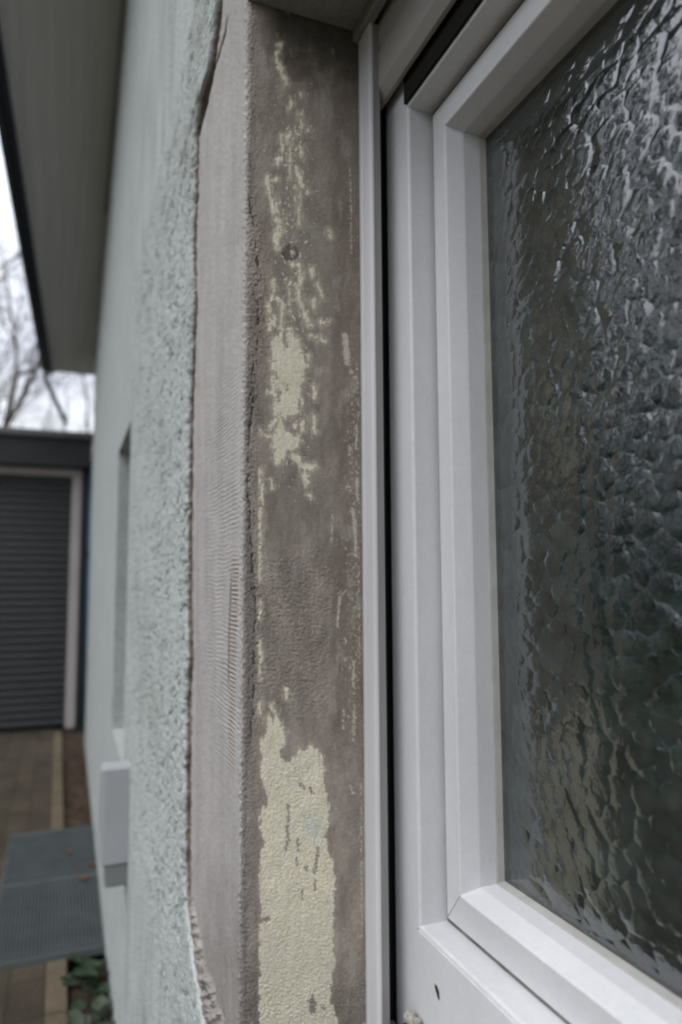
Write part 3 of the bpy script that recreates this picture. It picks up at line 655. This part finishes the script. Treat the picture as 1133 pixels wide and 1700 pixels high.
# edging slabs beside the bed
ed = MB()
for a_, b_ in [(-6.2+.5*k, -5.7+.5*k) for k in range(4)]+[(-4.2, -3.708), (-2.492, -2.2)]+[(-2.2+.5*k, -1.7+.5*k) for k in range(9)]:
    ed.box(a_+.003, b_-.003, .0005, .058, -.118, .002)
struct(ed.build('path_edging', mat('tan edging slabs', (.105, .083, .055), .9, .2, noise=[(9, .2), (120, .15)]), bevel=.003))
X, Y = np.meshgrid(np.linspace(-6.3, -.6, 620), np.linspace(.059, .34, 40)); inw = sstep(-3.74, -3.71, X)*sstep(-2.46, -2.49, X)
struct(grid_obj('soil_bed', np.stack([X, Y, -.028+.018*fbm(X*9, Y*9, 111, 4)+.006*fbm(X*50, Y*50, 112, 2)-.09*inw], -1), m_earth))

# ---------------------------------------------------------------- light-well gratings
m_grate = mat('galvanised grating', (.13, .15, .145), .55, .4, metallic=.35, noise=[(12, .15)])
m_pit = mat('pit shade black', (.012, .014, .013), .95, .1, noise=[(20, .3)])  # near-black colour standing in for the shade down the light well
def grating(x0, x1, y0, y1, z0):
    fr = MB(); e = .004
    fr.box(x0, x1, y0, y0+e, z0-.02, z0+.004).box(x0, x1, y1-e, y1, z0-.02, z0+.004).box(x0, x0+e*1.5, y0+e, y1-e, z0-.02, z0+.004).box(x1-e*1.5, x1, y0+e, y1-e, z0-.02, z0+.004)
    bars = MB(); y = y0+.012
    while y < y1-.008: bars.box(x0+.007, x1-.007, y, y+.0028, z0-.018, z0+.002); y += .0115
    cross = MB(); x = x0+.03
    while x < x1-.02: cross.box(x, x+.0025, y0+.005, y1-.005, z0-.014, z0+.0035); x += .0333
    return fr, bars, cross
for (xa, xb, lab) in ((-3.705, -3.108, 'grey metal light well grating with red leaves on it, farther of two'), (-3.100, -2.495, 'grey metal light well grating without leaves, nearer of two')):
    g0 = empty('metal_grating', ((xa+xb)/2, 0, .01), lab, 'grating', 'light well gratings beside the house wall')
    fr, bars, cross = grating(xa, xb, -.168, .190, .012)
    fr.build('frame', m_grate, g0); bars.build('bearing_bars', m_grate, g0); cross.build('cross_bars', m_grate, g0)
    MB().box(xa, xb, -.165, .188, -.115, -.085).build('well_shade_slab', m_pit, g0)
m_red = mat('red fallen leaf', (.11, .035, .03), .7, .3)
m_brn = mat('brown fallen leaf', (.12, .06, .035), .8, .2)
def leaf(loc, L_, W_, rz, mt, name, lab, cat, grp=None, curl=.25):
    m_ = MB(); ns = 7; n0 = 5
    for i in range(ns+1):
        tt = i/ns; wv = W_*math.sin(math.pi*min(tt*1.02, 1))**.7*(1-.35*tt)+.0006
        for j in range(n0):
            s_ = j/(n0-1)*2-1
            m_.v.append(((tt-.5)*L_, s_*wv/2, curl*L_*(abs(s_)**2*.3+(tt-.5)**2*1.0)+.001))
    for i in range(ns):
        for j in range(n0-1): m_.f.append((i*n0+j, i*n0+j+1, (i+1)*n0+j+1, (i+1)*n0+j))
    o_ = m_.build(name, mt, None, smooth=True); o_.location = loc; o_.rotation_euler = (.1, .05, rz)
    sd_ = o_.modifiers.new('thick', 'SOLIDIFY'); sd_.thickness = .0006
    return tag(o_, lab, cat, grp)
leaf((-3.36, .075, .018), .05, .022, .6, m_red, 'fallen_leaf', 'red leaf lying in the middle of the farther grating', 'leaf', 'fallen leaves on the gratings')
leaf((-3.18, .165, .018), .045, .025, 1.9, m_red, 'fallen_leaf', 'red leaf on the farther grating close to the mint wall', 'leaf', 'fallen leaves on the gratings')
leaf((-3.06, .125, .018), .05, .03, 1.2, m_brn, 'fallen_leaf', 'dark brown leaf by the seam of the two gratings', 'leaf', 'fallen leaves on the gratings')

# plants in the bed
m_leafg = mat('green leaf', (.025, .045, .022), .6, .3, noise=[(30, .3)])
m_leafp = mat('pale green leaf', (.05, .065, .04), .6, .3, noise=[(30, .3)])
def plant(loc, nl, rad, h, mt, lab, seed):
    rnd = random.Random(seed); e = empty('bed_plant', loc, lab, 'plant', 'low plants in the soil bed by the wall')
    lv = MB(); stm = MB()
    for k in range(nl):
        a = rnd.uniform(0, 6.28); r = rad*rnd.uniform(.2, 1); zz_ = h*rnd.uniform(.35, 1)
        c0 = Vector(loc)+Vector((math.cos(a)*r, math.sin(a)*r*.7, zz_))
        stm.tube([Vector(loc), Vector(loc)*.4+c0*.6-Vector((0, 0, .01)), c0], [.0015, .0012, .0008], 4)
        L_ = rnd.uniform(.03, .06); d_ = Vector((math.cos(a), math.sin(a), rnd.uniform(-.2, .5))).normalized(); s_ = Vector((-d_.y, d_.x, rnd.uniform(-.3, .3))).normalized()
        b = len(lv.v); up_ = d_.cross(s_)
        for (tt, wv) in ((0, .05), (.25, .4), (.55, .5), (.8, .3), (1, .02)):
            for q in (-1, 0, 1): lv.v.append(tuple(c0+d_*L_*tt+s_*q*wv*L_*.75+up_*(abs(q)*.12*L_)))
        for i in range(4):
            for j in range(2): lv.f.append((b+i*3+j, b+i*3+j+1, b+(i+1)*3+j+1, b+(i+1)*3+j))
    lv.build('leaves', mt, e, smooth=True); stm.build('stems', m_leafg, e)
plant((-2.24, .150, -.01), 26, .085, .06, m_leafg, 'dark green low plant close to the wall just before the gratings', 3)
plant((-2.03, .125, -.01), 30, .075, .07, m_leafp, 'paler green low plant nearest the bottom edge of the photo', 4)
plant((-2.36, .125, -.01), 12, .05, .03, m_leafg, 'small sprawling green plant right beside the nearer grating', 5)

# ---------------------------------------------------------------- garage
GX = -6.25
ga = empty('garage', (GX-1, -1, 0), 'flat roofed garage with a dark ribbed roller door at the end of the path', 'garage')
m_gw = mat('garage wall', (.10, .095, .085), .9, .2, noise=[(6, .15)])
m_door = mat('dark ribbed metal', (.032, .034, .032), .5, .4, noise=[(3, .1)])
m_gframe = mat('off white door frame', (.43, .39, .37), .7, .3, noise=[(5, .06)])
m_blk = mat('dark fascia metal', (.022, .023, .024), .6, .3, noise=[(5, .2)])
m_blk2 = mat('grey roof trim', (.115, .108, .108), .6, .3, noise=[(5, .2)])
MB().box(GX-5, GX-.02, .155, .30, 0, ZC+.93).box(GX-5, GX-.02, -3.2, -2.6, 0, ZC+.93).box(GX-5, GX-4.9, -2.6, .155, 0, ZC+.93).box(GX-.30, GX-.02, -2.6, .155, ZC+.93, ZC+1.2).build('wall', m_gw, ga)
gd = MB(); z = .02
while z < ZC+.865:
    gd.prism([(GX-.045, z), (GX-.030, z+.006), (GX-.026, z+.030), (GX-.034, z+.052), (GX-.045, z+.058), (GX-.060, z+.058), (GX-.060, z)], 'y', -2.47, .082); z += .0585
MBD = MB(); MBD.v = [(a, b, c) for (a, b, c) in gd.v]; MBD.f = gd.f
door = MBD.build('door', m_door, ga)
MB().box(GX-.05, GX-.01, .080, .155, 0, ZC+.93).box(GX-.05, GX-.01, -2.55, -2.47, 0, ZC+.93).box(GX-.05, GX-.01, -2.47, .080, ZC+.868, ZC+.93).build('frame', m_gframe, ga, bevel=.004)
MB().box(GX-5.05, GX+.12, -3.3, .215, ZC+.935, ZC+1.155).build('roof', m_blk, ga)
MB().box(GX-5.08, GX+.15, -3.33, .235, ZC+1.158, ZC+1.215).build('roof_trim', m_blk2, ga, bevel=.01)
MB().box(GX-.03, GX+.012, .160, .190, 0, ZC+.93).build('corner_post', m_blk, ga)
bp = empty('down_pipe', (GX+.02, .232, 0), 'blue pipe standing between the garage corner and the mint house', 'pipe')
MB().tube([(GX+.02, .232, .0), (GX+.02, .232, ZC+1.0)], .024, 12).build('pipe', mat('blue plastic', (.02, .085, .15), .5, .4), bp, smooth=True)
MB().tube([(GX+.02, .232, ZC+.2), (GX+.02, .232, ZC+.26)], .029, 12).build('collar', m_blk, bp)

# ---------------------------------------------------------------- trees
m_bark = mat('grey bark', (.11, .095, .08), .9, .2, noise=[(20, .3)])
def bare_tree(loc, H, seed, lab, spread=1.0):
    rnd = random.Random(seed); e = empty('bare_tree', loc, lab, 'tree', 'leafless trees behind the garage')
    trunk = MB(); br = MB(); loc = Vector(loc)
    def grow(m_, p, d, L_, r, depth):
        pts = [p]; rs = [r]; nseg = 5
        for k in range(nseg):
            d = (d+Vector((rnd.gauss(0, .14), rnd.gauss(0, .14), rnd.gauss(.03, .10)))).normalized()
            p = p+d*L_/nseg; pts.append(p); rs.append(r*(1-.55*(k+1)/nseg))
        m_.tube(pts, rs, 5 if depth < 3 else 3)
        if depth >= 5: return
        nb = (6, 5, 5, 4, 3)[depth]
        for k in range(nb):
            i = rnd.randint(2 if depth == 0 else 1, nseg); ax = d.orthogonal().normalized()
            ax.rotate(Matrix.Rotation(rnd.uniform(0, 6.28), 3, d)); q = (d*rnd.uniform(.5, 1.0)+ax*rnd.uniform(.5, 1.1)*spread).normalized()
            grow(br, pts[i], q, L_*rnd.uniform(.55, .78), rs[i]*.62, depth+1)
    grow(trunk, loc, Vector((0, 0, 1)), H*.42, H*.009, 0)
    trunk.build('trunk', m_bark, e, smooth=True); br.build('branches', m_bark, e, smooth=True)
bare_tree((-14.5, -1.6, 0), 12, 21, 'bare winter tree rising behind the garage roof, leftmost in the photo')
bare_tree((-13.0, .55, 0), 9.0, 22, 'bare winter tree seen in the gap between eave end and garage roof')
bare_tree((-17, -2.0, 0), 16, 23, 'tall bare tree farther back behind the garage')

m_needle = mat('added dark evergreen foliage', (.030, .042, .028), .9, .1, noise=[(2, .4)])
m_needle2 = mat('brown winter hedge foliage', (.085, .062, .045), .9, .1, noise=[(2, .4)])
def leafy(loc, H, rad, seed, lab, cat, grp, mt, cone=True, nl=2600, sx=1, size=.16):
    rnd = random.Random(seed); e = empty('added_evergreen' if cone else 'hedge_shrub', loc, lab, cat, grp)
    t_ = MB(); t_.tube([loc, (loc[0], loc[1], H*.9)], [H*.015+.03, .01], 6); t_.build('trunk', m_bark, e)
    m_ = MB()
    for k in range(nl):
        tt = rnd.random()**1.2; zc = H*(.06+.94*tt)
        rr = rad*((1-tt**5)*(1-.35*tt) if cone else (1-abs(tt*1.6-.8)**3))*(.80+.25*math.sin(seed+7*tt*3+rnd.random()*.6))
        a = rnd.uniform(0, 6.28); r_ = rr*rnd.uniform(.55, 1.05)
        c0 = Vector((loc[0]+math.cos(a)*r_*sx, loc[1]+math.sin(a)*r_, zc))
        d_ = Vector((math.cos(a), math.sin(a), rnd.uniform(-.6, .4))).normalized(); s_ = Vector((rnd.gauss(0, 1), rnd.gauss(0, 1), rnd.gauss(0, 1))).normalized()
        q = size*rnd.uniform(.5, 1.5); b = len(m_.v)
        m_.v += [tuple(c0-s_*q*.5), tuple(c0+d_*q), tuple(c0+s_*q*.5), tuple(c0-d_*q*.4)]; m_.f.append((b, b+1, b+2, b+3))
    m_.build('crown', mt, e)
leafy((-10.0, -1.95, 0), 13, .80, 7, 'unseen slim dark conifer added beside the garage to darken the glass edge reflection', 'tree', 'unseen conifers added across the yard to darken the reflection', m_needle, True, 3000)  # unseen conifers, added to block bright sky from the pane's reflection
leafy((-8.6, -3.7, 0), 12, 1.45, 1, 'unseen broad dark conifer added in the row after the slim one, darkening the window reflection', 'tree', 'unseen conifers added across the yard to darken the reflection', m_needle)
leafy((-7.4, -5.0, 0), 12, 1.35, 2, 'unseen tall dark conifer added in the middle of the row across the yard', 'tree', 'unseen conifers added across the yard to darken the reflection', m_needle)
leafy((-6.2, -5.9, 0), 8, 1.0, 3, 'unseen dark conifer added at the open end of the row across the yard', 'tree', 'unseen conifers added across the yard to darken the reflection', m_needle)
leafy((-4.4, -8.0, 0), 4.2, 1.6, 4, 'brown shrub left in the hedge, mirrored low in the glass', 'shrub', 'shrubs of the hedge across the yard', m_needle2, False, 1800, 1.3)
leafy((-1.4, -8.3, 0), 3.8, 1.6, 5, 'brown shrub middle in the hedge, mirrored low in the glass', 'shrub', 'shrubs of the hedge across the yard', m_needle2, False, 1800, 1.3)
leafy((1.6, -8.2, 0), 4.0, 1.6, 6, 'brown shrub at the near end of the hedge across the yard', 'shrub', 'shrubs of the hedge across the yard', m_needle2, False, 1500, 1.3)

# ---------------------------------------------------------------- crumbs at the foot of the frame
m_cr1 = mat('mortar crumb', (.34, .32, .28), .95, .1, noise=[(300, .3)], bump=[(500, .001)])
m_cr2 = mat('brick crumb', (.20, .085, .06), .95, .1, noise=[(300, .3)], bump=[(500, .001)])
m_cr3 = mat('dark dirt crumb', (.06, .045, .035), .95, .1, noise=[(300, .3)])
rnd = random.Random(5)
def crumb(x, y, r, mt, lab, grp):
    bm = bmesh.new(); bmesh.ops.create_icosphere(bm, subdivisions=2, radius=r)
    s = rnd.random()*50
    for v in bm.verts:
        k = 1+.45*float(perlin(v.co.x/r*1.1+s, v.co.y/r*1.1+v.co.z/r, 3)); v.co *= k; v.co.z *= .65
    me = D.meshes.new('crumb'); bm.to_mesh(me); bm.free()
    o_ = D.objects.new('mortar_crumb', me); link(o_, None, mt)
    o_.location = (x, y, ZC-.4130+r*.45+.030*math.exp(-((x+.602)/.022)**2)*float(sstep(.285, .303, np.array(y)))); o_.rotation_euler = (0, 0, rnd.uniform(0, 6))
    tag(o_, lab, 'crumb', grp)
for k in range(14):
    x = -.655+.075*rnd.random(); y = .288+.018*rnd.random()
    if k % 3 == 0: crumb(x, y, rnd.uniform(.004, .007), m_cr1, 'pale grey mortar crumb at the foot of the white frame', 'pale crumbs at the foot of the frame')
    elif k % 3 == 1: crumb(x, y, rnd.uniform(.003, .006), m_cr2, 'red brown brick crumb at the foot of the white frame', 'red crumbs at the foot of the frame')
    else: crumb(x, y, rnd.uniform(.003, .006), m_cr3, 'dark dirt crumb at the foot of the white frame', 'dark crumbs at the foot of the frame')
